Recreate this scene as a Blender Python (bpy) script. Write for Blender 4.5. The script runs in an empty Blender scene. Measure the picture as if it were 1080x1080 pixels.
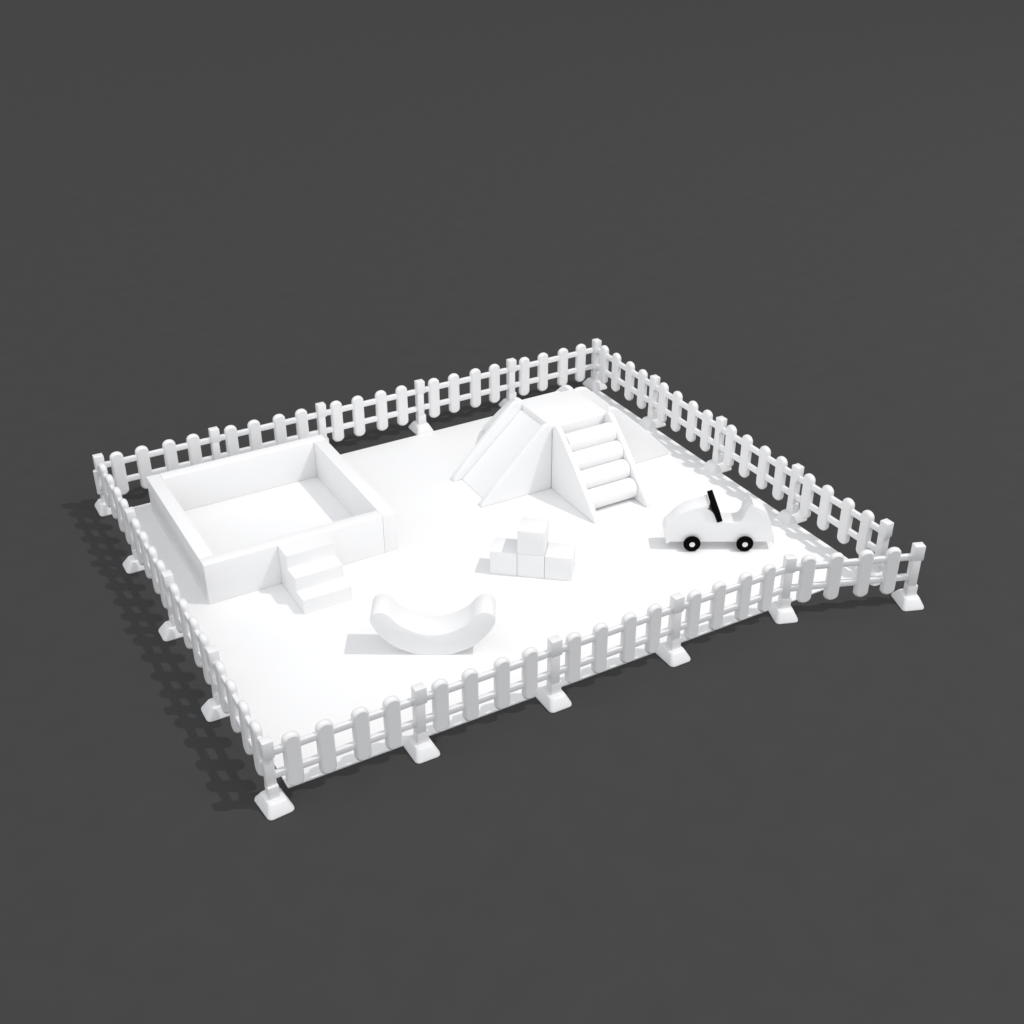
import bpy, bmesh, math
from mathutils import Vector, Matrix
scene = bpy.context.scene
COL = scene.collection

# ------------------------------------------------------------------ materials
def material(name, color, rough=0.5, spec=0.4, var=0.02, scale=8.0, bump=0.0, bscale=60.0):
    m = bpy.data.materials.new(name); m.use_nodes = True
    nt = m.node_tree; b = nt.nodes['Principled BSDF']
    b.inputs['Roughness'].default_value = rough
    b.inputs['Specular IOR Level'].default_value = spec
    tc = nt.nodes.new('ShaderNodeTexCoord')
    nz = nt.nodes.new('ShaderNodeTexNoise'); nz.inputs['Scale'].default_value = scale
    nz.inputs['Detail'].default_value = 5
    nt.links.new(tc.outputs['Object'], nz.inputs['Vector'])
    rmp = nt.nodes.new('ShaderNodeValToRGB')
    rmp.color_ramp.elements[0].position = 0.3; rmp.color_ramp.elements[1].position = 0.7
    rmp.color_ramp.elements[0].color = tuple(c*(1-var) for c in color) + (1,)
    rmp.color_ramp.elements[1].color = tuple(min(1, c*(1+var)) for c in color) + (1,)
    nt.links.new(nz.outputs['Fac'], rmp.inputs['Fac'])
    nt.links.new(rmp.outputs['Color'], b.inputs['Base Color'])
    if bump:
        n2 = nt.nodes.new('ShaderNodeTexNoise'); n2.inputs['Scale'].default_value = bscale
        nt.links.new(tc.outputs['Object'], n2.inputs['Vector'])
        bp = nt.nodes.new('ShaderNodeBump'); bp.inputs['Strength'].default_value = bump
        bp.inputs['Distance'].default_value = 0.002
        nt.links.new(n2.outputs['Fac'], bp.inputs['Height'])
        nt.links.new(bp.outputs['Normal'], b.inputs['Normal'])
    return m

FOAM = material('white_vinyl', (0.88, 0.88, 0.88), 0.55, 0.3, 0.008, 3.0, 0.15, 40)
PLASTIC = material('white_plastic', (0.81, 0.81, 0.813), 0.45, 0.4, 0.01, 12.0, 0.1, 50)
MAT = material('white_mat_vinyl', (0.88, 0.88, 0.88), 0.6, 0.25, 0.006, 2.0, 0.1, 30)
BLACK = material('black_rubber', (0.002, 0.002, 0.002), 0.8, 0.05, 0.1, 30)
FLOOR = material('dark_grey_floor', (0.0520, 0.0520, 0.0517), 0.8, 0.1, 0.03, 4.0, 0.15, 30)

# ------------------------------------------------------------------ helpers
def link(name, bm, mat, parent=None, smooth=35, recalc=True):
    if recalc: bmesh.ops.recalc_face_normals(bm, faces=bm.faces)
    me = bpy.data.meshes.new(name); bm.to_mesh(me); bm.free()
    me.materials.append(mat)
    if smooth:
        me.shade_smooth(); me.set_sharp_from_angle(angle=math.radians(smooth))
    o = bpy.data.objects.new(name, me); COL.objects.link(o)
    if parent: o.parent = parent
    return o

def empty(name, loc=(0, 0, 0), rz=0.0):
    o = bpy.data.objects.new(name, None); COL.objects.link(o)
    o.location = loc; o.rotation_euler = (0, 0, rz); o.empty_display_size = 0.1
    return o

def tag(o, label, cat, group=None):
    o['label'] = label; o['category'] = cat
    if group: o['group'] = group
    return o

def add_box(bm, x0, x1, y0, y1, z0, z1, bev=0.0, seg=2):
    t = bmesh.new()
    vs = [t.verts.new((x, y, z)) for x in (x0, x1) for y in (y0, y1) for z in (z0, z1)]
    for f in ((0,1,3,2),(4,6,7,5),(0,4,5,1),(2,3,7,6),(0,2,6,4),(1,5,7,3)):
        t.faces.new([vs[i] for i in f])
    bmesh.ops.recalc_face_normals(t, faces=t.faces)
    if bev: bmesh.ops.bevel(t, geom=t.edges[:], offset=bev, segments=seg, profile=0.5, affect='EDGES')
    me = bpy.data.meshes.new('tmp'); t.to_mesh(me); t.free(); bm.from_mesh(me); bpy.data.meshes.remove(me)

def add_prism(bm, pts, d0, d1, place, bev=0.0, seg=2):
    """extrude 2-D outline pts between depths d0..d1; place(a, b, d) -> xyz"""
    t = bmesh.new()
    A = [t.verts.new(place(a, b, d0)) for a, b in pts]; B = [t.verts.new(place(a, b, d1)) for a, b in pts]
    n = len(pts)
    fa = t.faces.new(A); fb = t.faces.new(B[::-1])
    for i in range(n): t.faces.new((A[i], B[i], B[(i+1) % n], A[(i+1) % n]))
    bmesh.ops.recalc_face_normals(t, faces=t.faces)
    if bev:
        es = list(set(fa.edges) | set(fb.edges))
        bmesh.ops.bevel(t, geom=es, offset=bev, segments=seg, profile=0.5, affect='EDGES', clamp_overlap=True)
    me = bpy.data.meshes.new('tmp'); t.to_mesh(me); t.free(); bm.from_mesh(me); bpy.data.meshes.remove(me)

def copy_tree(o, parent=None):
    c = o.copy(); COL.objects.link(c); c.parent = parent
    for ch in [k for k in bpy.data.objects if k.parent == o]: copy_tree(ch, c)
    return c

def spline(pts, closed=True, n=6):
    out = []; N = len(pts)
    for i in range(N if closed else N-1):
        p0, p1, p2, p3 = (Vector(pts[(i+k) % N]) for k in (-1, 0, 1, 2))
        for s in range(n):
            t = s/n
            out.append(tuple(0.5*((2*p1)+(-p0+p2)*t+(2*p0-5*p1+4*p2-p3)*t*t+(-p0+3*p1-3*p2+p3)*t**3)))
    return out

# ------------------------------------------------------------------ setting
FZ = -0.015                        # bare floor; the mat's top is z = 0
bm = bmesh.new()
bmesh.ops.create_grid(bm, x_segments=4, y_segments=4, size=150)
for v in bm.verts: v.co.z = FZ; v.co.x += 2.5; v.co.y += 2
fl = link('floor', bm, FLOOR, smooth=0, recalc=False); fl['kind'] = 'structure'

bm = bmesh.new(); add_box(bm, 0.122, 4.975, 0.088, 3.99, FZ, 0.0, 0.003, 2)
tag(link('play_mat', bm, MAT), 'thin white rectangular play mat lying on the dark floor inside the fence', 'mat')

# ------------------------------------------------------------------ fence
T = 0.054; PW = 0.111; HP = 0.505
def picket_bm():
    bm = bmesh.new(); z0, z1 = 0.085, 0.497; rings = []
    for y, ins in ((-T/2, .015), (-T/2+.004, .0095), (-T/2+.009, .004), (-T/2+.017, 0),
                   (T/2-.017, 0), (T/2-.009, .004), (T/2-.004, .0095), (T/2, .015)):
        w = PW/2 - ins; rise = 0.047 - ins*0.95; top = z1 - ins*1.05; bot = z0 + ins*1.05; r = []
        for k in range(17):
            a = math.pi*k/16; r.append((w*math.cos(a), y, top-rise+rise*math.sin(a)))
        for k in range(17):
            a = math.pi+math.pi*k/16; r.append((w*math.cos(a), y, bot+rise+rise*math.sin(a)))
        rings.append([bm.verts.new(p) for p in r])
    n = len(rings[0])
    for a, b in zip(rings, rings[1:]):
        for i in range(n): bm.faces.new((a[i], a[(i+1) % n], b[(i+1) % n], b[i]))
    bm.faces.new(rings[0]); bm.faces.new(rings[-1][::-1])
    return bm

def post_bm(front=False):
    bm = bmesh.new(); xr = .034 if front else .044
    add_box(bm, -.036, xr, -.034, .034, .38, HP, .004)
    add_box(bm, -.0352, .029, -.0332 + (.016 if front else 0), .0332, .15, .385, .004)
    add_box(bm, -.036, xr, -.034, .034, .040, .155, .004)
    return bm

def foot_bm():
    bm = bmesh.new(); rings = []
    def rr(hx, hy, r, z):
        p = []
        for cx, cy, a0 in ((hx-r, hy-r, 0), (-hx+r, hy-r, 90), (-hx+r, -hy+r, 180), (hx-r, -hy+r, 270)):
            for k in range(7):
                a = math.radians(a0+15*k); p.append((cx+r*math.cos(a), cy+r*math.sin(a), z))
        return [bm.verts.new(q) for q in p]
    for hx, hy, r, z in ((.086, .116, .030, FZ), (.089, .120, .032, FZ+.006), (.087, .117, .032, FZ+.019), (.064, .080, .026, .052),
                         (.059, .073, .024, .061), (.050, .062, .022, .065)):
        rings.append(rr(hx, hy, r, z))
    n = len(rings[0])
    for a, b in zip(rings, rings[1:]):
        for i in range(n): bm.faces.new((a[i], a[(i+1) % n], b[(i+1) % n], b[i]))
    bm.faces.new(rings[0][::-1]); bm.faces.new(rings[-1])
    return bm

def rail_bm(z):
    bm = bmesh.new(); add_box(bm, .0, 1.0, -.017, .017, z-.0255, z+.0255, .009, 3); return bm

GROUP = 'white picket fence panels around the play mat'
proto = empty('fence_panel')
for z in (.402, .222): link('rail', rail_bm(z), PLASTIC, proto)
pk = link('picket', picket_bm(), PLASTIC, proto, smooth=30)
pk.location.x = .15
pickets = [pk]
for x in (.365, .6, .812):
    c = pk.copy(); COL.objects.link(c); c.parent = proto; c.location.x = x
po = link('post', post_bm(), PLASTIC, proto)
ft = link('foot', foot_bm(), PLASTIC, proto)

W = 4.094
rows = []
def lerp(a, b, t): return (a[0]+(b[0]-a[0])*t, a[1]+(b[1]-a[1])*t)
NW, NE = (0.0, W), (5.005, W)
front = [(0, 0), (1.0, 0), (2.0, 0), (3.0, 0), (4.018, 0), (4.957, -.348)]
left = [lerp((0, W), (0, 0), i/4) for i in range(5)]
back = [lerp(NW, NE, i/5) for i in range(6)]
right = [lerp(NE, (4.993, .015), i/4) for i in range(5)]
LF = ['picket fence panel of the near side fixed to the near left corner post',
      'near side picket fence panel in front of the curved rocker, second from near left corner',
      'middle picket fence panel of the near side, between the rocker and the car',
      'near side picket fence panel directly in front of the black wheeled car',
      'picket fence panel swung outward off the mat at the open near right corner']
LL = ['left side picket fence panel touching the far left corner, beside pit',
      'left side picket fence panel second from the far left corner, beside the pit wall',
      'left side picket fence panel second from the near left corner post',
      'left side picket fence panel running into the near left corner post']
LB = ['back picket fence panel at the far left corner, behind the pit corner',
      'back picket fence panel second from the far left corner, behind the pit',
      'middle panel of the back picket fence, just right of the pit',
      'back picket fence panel second from far right corner, left of the climber',
      'back picket fence panel at the far right corner, behind the climber platform']
LR = ['right side picket fence panel at the far right corner, behind the climber',
      'right side picket fence panel second from the far right corner',
      'right side picket fence panel behind the car, second from the open near corner',
      'right side picket fence panel ending at the open near right corner']
def set_panel(o, A, B, label, own_post=True):
    L = math.hypot(B[0]-A[0], B[1]-A[1]); o.location = (A[0], A[1], 0)
    o.rotation_euler = (0, 0, math.atan2(B[1]-A[1], B[0]-A[0]))
    for ch in list(bpy.data.objects):
        if ch.parent == o:
            k = ch.name.split('.')[0]
            if k == 'rail': ch.scale.x = L
            elif k == 'picket': ch.location.x *= L
            elif not own_post: bpy.data.objects.remove(ch)
    tag(o, label, 'fence panel', GROUP)
spares = []
jobs = [(front[i], front[i+1], LF[i], True) for i in range(5)] + \
       [(left[i], left[i+1], LL[i], i > 0) for i in range(4)] + \
       [(back[i], back[i+1], LB[i], True) for i in range(5)] + \
       [(right[i], right[i+1], LR[i], True) for i in range(4)]
panels = [proto] + [copy_tree(proto) for _ in jobs[1:]]
for o, j in zip(panels, jobs): set_panel(o, *j)
def kids(o, k): return [c for c in bpy.data.objects if c.parent == o and c.name.split('.')[0] == k]
# end posts of the open chain (outward panel and last right-hand panel)
for idx, A, B in ((4, front[4], front[5]), (17, right[3], right[4])):
    L = math.hypot(B[0]-A[0], B[1]-A[1])
    for src in (po, ft):
        c = src.copy(); COL.objects.link(c); c.parent = panels[idx]; c.location.x = L
# feet: the long side lies across the fence; corner post recessed towards the front
c = kids(panels[0], 'foot')[0]; c.rotation_euler.z = math.radians(5)
me = link('post', post_bm(True), PLASTIC)
p0 = kids(panels[0], 'post')[0]; p0.data = me.data; bpy.data.objects.remove(me); p0.scale.x = 1
c = kids(panels[14], 'foot')[0]; c.rotation_euler.z = math.radians(90)
# free hook tube of the left row at the far left corner
bm = bmesh.new()
bmesh.ops.create_cone(bm, cap_ends=True, segments=28, radius1=.028, radius2=.028, depth=.215)
bmesh.ops.translate(bm, verts=bm.verts, vec=(0.015, -.034, .268))
link('hook_tube', bm, PLASTIC, panels[5])

# ------------------------------------------------------------------ ball pit
pit = empty('ball_pit', (0.31, 2.24, 0))
tag(pit, 'large empty square ball pit with low thick white foam walls', 'ball pit')
S, TH, HH = 1.575, 0.113, 0.35
E1 = .0015
for x0, x1, y0, y1 in ((0, S-TH-E1, 0, TH), (S-TH, S, 0, S-TH-E1), (TH+E1, S, S-TH, S), (0, TH, TH+E1, S)):
    bm = bmesh.new(); add_box(bm, x0, x1, y0, y1, 0.0005, HH, .004, 2)
    link('wall', bm, FOAM, pit)

# steps against the pit
bm = bmesh.new()
prof = [(1.76, .0005), (1.76, .125), (1.902, .125), (1.902, .240), (2.058, .240), (2.058, .350), (2.2375, .350), (2.2375, .0005)]
add_prism(bm, prof, .889, 1.279, lambda a, b, d: (d, a, b), .004, 2)
st = link('foam_steps', bm, FOAM, smooth=35)
tag(st, 'three white foam steps standing against the front wall of the pit', 'steps')

# ------------------------------------------------------------------ climber
X0, X1, Y0, Y1, H = 3.497, 4.075, 2.479, 3.058, 0.60
cl = empty('soft_play_climber', ((X0+X1)/2, (Y0+Y1)/2, 0))
tag(cl, 'white soft play climber, raised square platform with side slides and roller steps', 'climber')
cx, cy = (X0+X1)/2, (Y0+Y1)/2
side = [(0, .0005), (.697, .0005), (.699, .018), (.690, .045), (.56, .176), (.36, .373), (.21, .512), (.12, .592), (.088, .616), (.060, .629), (.035, .630), (.010, .618), (0, .600)]
PT = 0.055                                     # side panel thickness
bm = bmesh.new(); add_box(bm, X0-cx, X1-cx, Y0-cy, Y1-cy, .0005, H, .010, 3); link('platform', bm, FOAM, cl)
G = 0.0015
side_low = [(a, b if b < .59 else .59+(b-.59)*.35) for a, b in side]
for sgn, xb in ((-1, X0-cx-G), (1, X1-cx+G)):
    r = empty('slide', (xb, 0, 0)); r.parent = cl
    bm = bmesh.new()
    ramp = [(0, .0005), (.618, .0005), (.618, .010), (.02, .548), (0, .548)]
    add_prism(bm, ramp, Y0-cy+PT+G, Y1-cy-PT-G, lambda a, b, d: (sgn*a, d, b), .003, 1)
    link('slide_surface', bm, FOAM, r)
    for d0 in (Y0-cy, Y1-cy-PT):
        bm = bmesh.new(); add_prism(bm, side_low if (sgn > 0 and d0 > 0) else side, d0, d0+PT, lambda a, b, d: (sgn*a, d, b), .008, 3)
        link('side_panel', bm, FOAM, r)
for sgn, yb in ((-1, Y0-cy-G), (1, Y1-cy+G)):
    r = empty('roller_steps', (0, yb, 0)); r.parent = cl
    for d0 in (X0-cx-.006, X1-cx-.05):
        bm = bmesh.new(); add_prism(bm, side_low if sgn > 0 else side, d0, d0+.05, lambda a, b, d: (d, sgn*a, b), .008, 3)
        link('side_panel', bm, FOAM, r)
    for oy, oz in ((.476, .098), (.356, .226), (.238, .354), (.122, .480 if sgn < 0 else .445)):
        bm = bmesh.new()
        bmesh.ops.create_cone(bm, cap_ends=True, segments=56, radius1=.0885, radius2=.0885, depth=X1-X0-.1, matrix=Matrix.Rotation(math.pi/2, 4, 'Y'))
        o = link('roller', bm, FOAM, r); o.location = (-.003, sgn*oy, oz)

# ------------------------------------------------------------------ cubes
CB = .214; ca, sa = math.cos(math.radians(-39.6)), math.sin(math.radians(-39.6))
bm = bmesh.new(); add_box(bm, 0, CB, 0, CB, 0, .209, .003, 2)
cube = link('foam_cube', bm, FOAM)
spec = [(0, 0, 'left cube of the bottom row in the small pile of white foam cubes'),
        (1, 0, 'middle white foam cube of the bottom row, under the top cube'),
        (2, 0, 'right cube of the bottom row in the small pile of white foam cubes'),
        (1, 1, 'white foam cube sitting on top of the row of three cubes')]
for i, (k, lv, lab) in enumerate(spec):
    o = cube if i == 0 else cube.copy()
    if i: COL.objects.link(o)
    s = k*.2165
    o.location = (2.366+ca*s, 1.555+sa*s, .0005 + lv*.2105); o.rotation_euler.z = math.radians(-39.6)
    tag(o, lab, 'foam cube', 'white foam cubes piled on the mat')

# ------------------------------------------------------------------ rocker
half = [(.10, .0005), (.17, .020), (.25, .055), (.322, .108), (.380, .172), (.420, .235), (.441, .290), (.436, .330), (.412, .358), (.370, .370), (.335, .362), (.300, .335), (.258, .283), (.200, .238), (.134, .203), (.070, .182)]
out = [(-.10, .0005)] + half + [(0, .175)] + [(-a, b) for a, b in half[::-1][:-1]]
out = [(-.10, .0005), (.10, .0005)] + [(x, max(.0005, z)) for x, z in spline(half[0:] + [(0, .175)] + [(-a, b) for a, b in half[::-1]], closed=False, n=4)[1:] if True]
# drop a duplicated closing vertex
seen = []
for p in out:
    if all((p[0]-q[0])**2+(p[1]-q[1])**2 > 1e-7 for q in seen): seen.append(p)
bm = bmesh.new(); add_prism(bm, seen, 0, .235, lambda a, b, d: (a, d, b), .004, 2)
o = link('foam_rocker', bm, FOAM, smooth=30); o.location = (1.512, .838, 0); o.rotation_euler.z = math.radians(-29.7)
tag(o, 'white curved foam seesaw rocker with rounded raised ends', 'rocker')

# ------------------------------------------------------------------ car
car = empty('toy_car', (3.944, 1.031, 0), math.radians(-29.7))
tag(car, 'white ride-on foam toy car with black wheels and slanted black windscreen', 'toy car')
CW = .155
low = [(-.175, .078), (-.208, .098), (-.224, .140), (-.224, .185), (-.208, .222), (-.172, .262), (-.119, .323), (-.035, .376), (.052, .402), (.108, .410)]
hoodc = spline(low, closed=False, n=4) + [low[-1]]
seat = spline([(.118, .404), (.150, .350), (.190, .288), (.232, .262), (.300, .256), (.365, .262), (.395, .295), (.412, .360), (.440, .455)], closed=False, n=4) + [(.441, .462), (.447, .466)]
tail = spline([(.453, .455), (.474, .412), (.520, .388), (.565, .360), (.606, .297), (.628, .235), (.640, .170), (.664, .130), (.664, .100), (.648, .078)], closed=False, n=4) + [(.648, .078)]
body = hoodc + seat + tail
bm = bmesh.new(); add_prism(bm, body, 0.022, 0.022+CW, lambda a, b, d: (a, d, b), .0025, 2)
link('body', bm, FOAM, car, smooth=30)
def wheel_bm(R, hole, w):
    bm = bmesh.new(); rings = []
    prof = [(hole, 0.004), (hole+.006, 0), (R-.012, 0), (R-.004, .004), (R, .012), (R, w-.012), (R-.004, w-.004), (R-.012, w), (hole, w)]
    n = 48
    for r, y in prof: rings.append([bm.verts.new((r*math.cos(2*math.pi*k/n), y, r*math.sin(2*math.pi*k/n))) for k in range(n)])
    for a, b in zip(rings, rings[1:] + rings[:1]):
        for i in range(n): bm.faces.new((a[i], a[(i+1) % n], b[(i+1) % n], b[i]))
    return bm
wh = link('wheel', wheel_bm(.069, .023, .034), BLACK, car)
bm = bmesh.new(); bmesh.ops.create_cone(bm, cap_ends=True, segments=40, radius1=.0225, radius2=.0225, depth=.032, matrix=Matrix.Translation((0, .018, 0)) @ Matrix.Rotation(math.pi/2, 4, 'X'))
hub = link('hub', bm, PLASTIC, wh)
WP = [(0, -.014, 0), (.428, -.014, 0), (0, CW+.058, math.pi), (.428, CW+.058, math.pi)]
for i, (x, y, rz) in enumerate(WP):
    w = wh if i == 0 else copy_tree(wh, car)
    w.location = (x, y, .0695); w.rotation_euler.z = rz
# windscreen: a thin slanted panel across the body
bm = bmesh.new()
add_prism(bm, [(.190, .262), (.232, .278), (.156, .472), (.114, .456)], .010, .022+CW+.01, lambda a, b, d: (a, d, b), .004, 2)
link('windscreen', bm, BLACK, car)

# ------------------------------------------------------------------ light
world = bpy.data.worlds.new('World'); scene.world = world; world.use_nodes = True
wnt = world.node_tree; bg = wnt.nodes['Background']
# added fill-light gradient: brighter overhead and on the camera's side, darker beyond the set
wtc = wnt.nodes.new('ShaderNodeTexCoord')
wdot = wnt.nodes.new('ShaderNodeVectorMath'); wdot.operation = 'DOT_PRODUCT'
wnt.links.new(wtc.outputs['Generated'], wdot.inputs[0])
wdot.inputs[1].default_value = Vector((-.56, -.56, .55)).normalized()
wmr = wnt.nodes.new('ShaderNodeMapRange'); wmr.interpolation_type = 'SMOOTHSTEP'
wmr.inputs['From Min'].default_value = -0.95; wmr.inputs['From Max'].default_value = 0.95
wmr.inputs['To Min'].default_value = 0.10; wmr.inputs['To Max'].default_value = 1.10
wnt.links.new(wdot.outputs['Value'], wmr.inputs['Value'])
wnt.links.new(wmr.outputs['Result'], bg.inputs['Strength'])
bg.inputs['Color'].default_value = (0.980, 0.993, 1.022, 1)
D = 34.0
dv = Vector((.485, -.37, 1)).normalized()
ld = bpy.data.lights.new('key_lamp', 'POINT'); ld.shadow_soft_size = 0.07
ld.energy = 18500.0
ld.color = (1.0, 0.975, 0.945)
lo = bpy.data.objects.new('key_lamp', ld); COL.objects.link(lo)
lo.location = Vector((2.5, 2.0, 0)) + dv*D

# ------------------------------------------------------------------ camera
cd = bpy.data.cameras.new('camera'); cam = bpy.data.objects.new('camera', cd); COL.objects.link(cam)
cd.sensor_width = 36; cd.lens = 1289.016/1080*36; cd.clip_end = 1000; cd.clip_start = .05
cam.location = (-1.46943, -5.50757, 4.85986+.505)
yaw, pitch = 1.05178985, 0.538329854
f = Vector((math.cos(yaw)*math.cos(pitch), math.sin(yaw)*math.cos(pitch), -math.sin(pitch)))
cam.rotation_euler = f.to_track_quat('-Z', 'Y').to_euler()
scene.camera = cam
scene.render.engine = 'CYCLES'
vs = scene.view_settings
vs.view_transform = 'Standard'; vs.look = 'None'; vs.exposure = 0; vs.gamma = 1; vs.use_curve_mapping = False
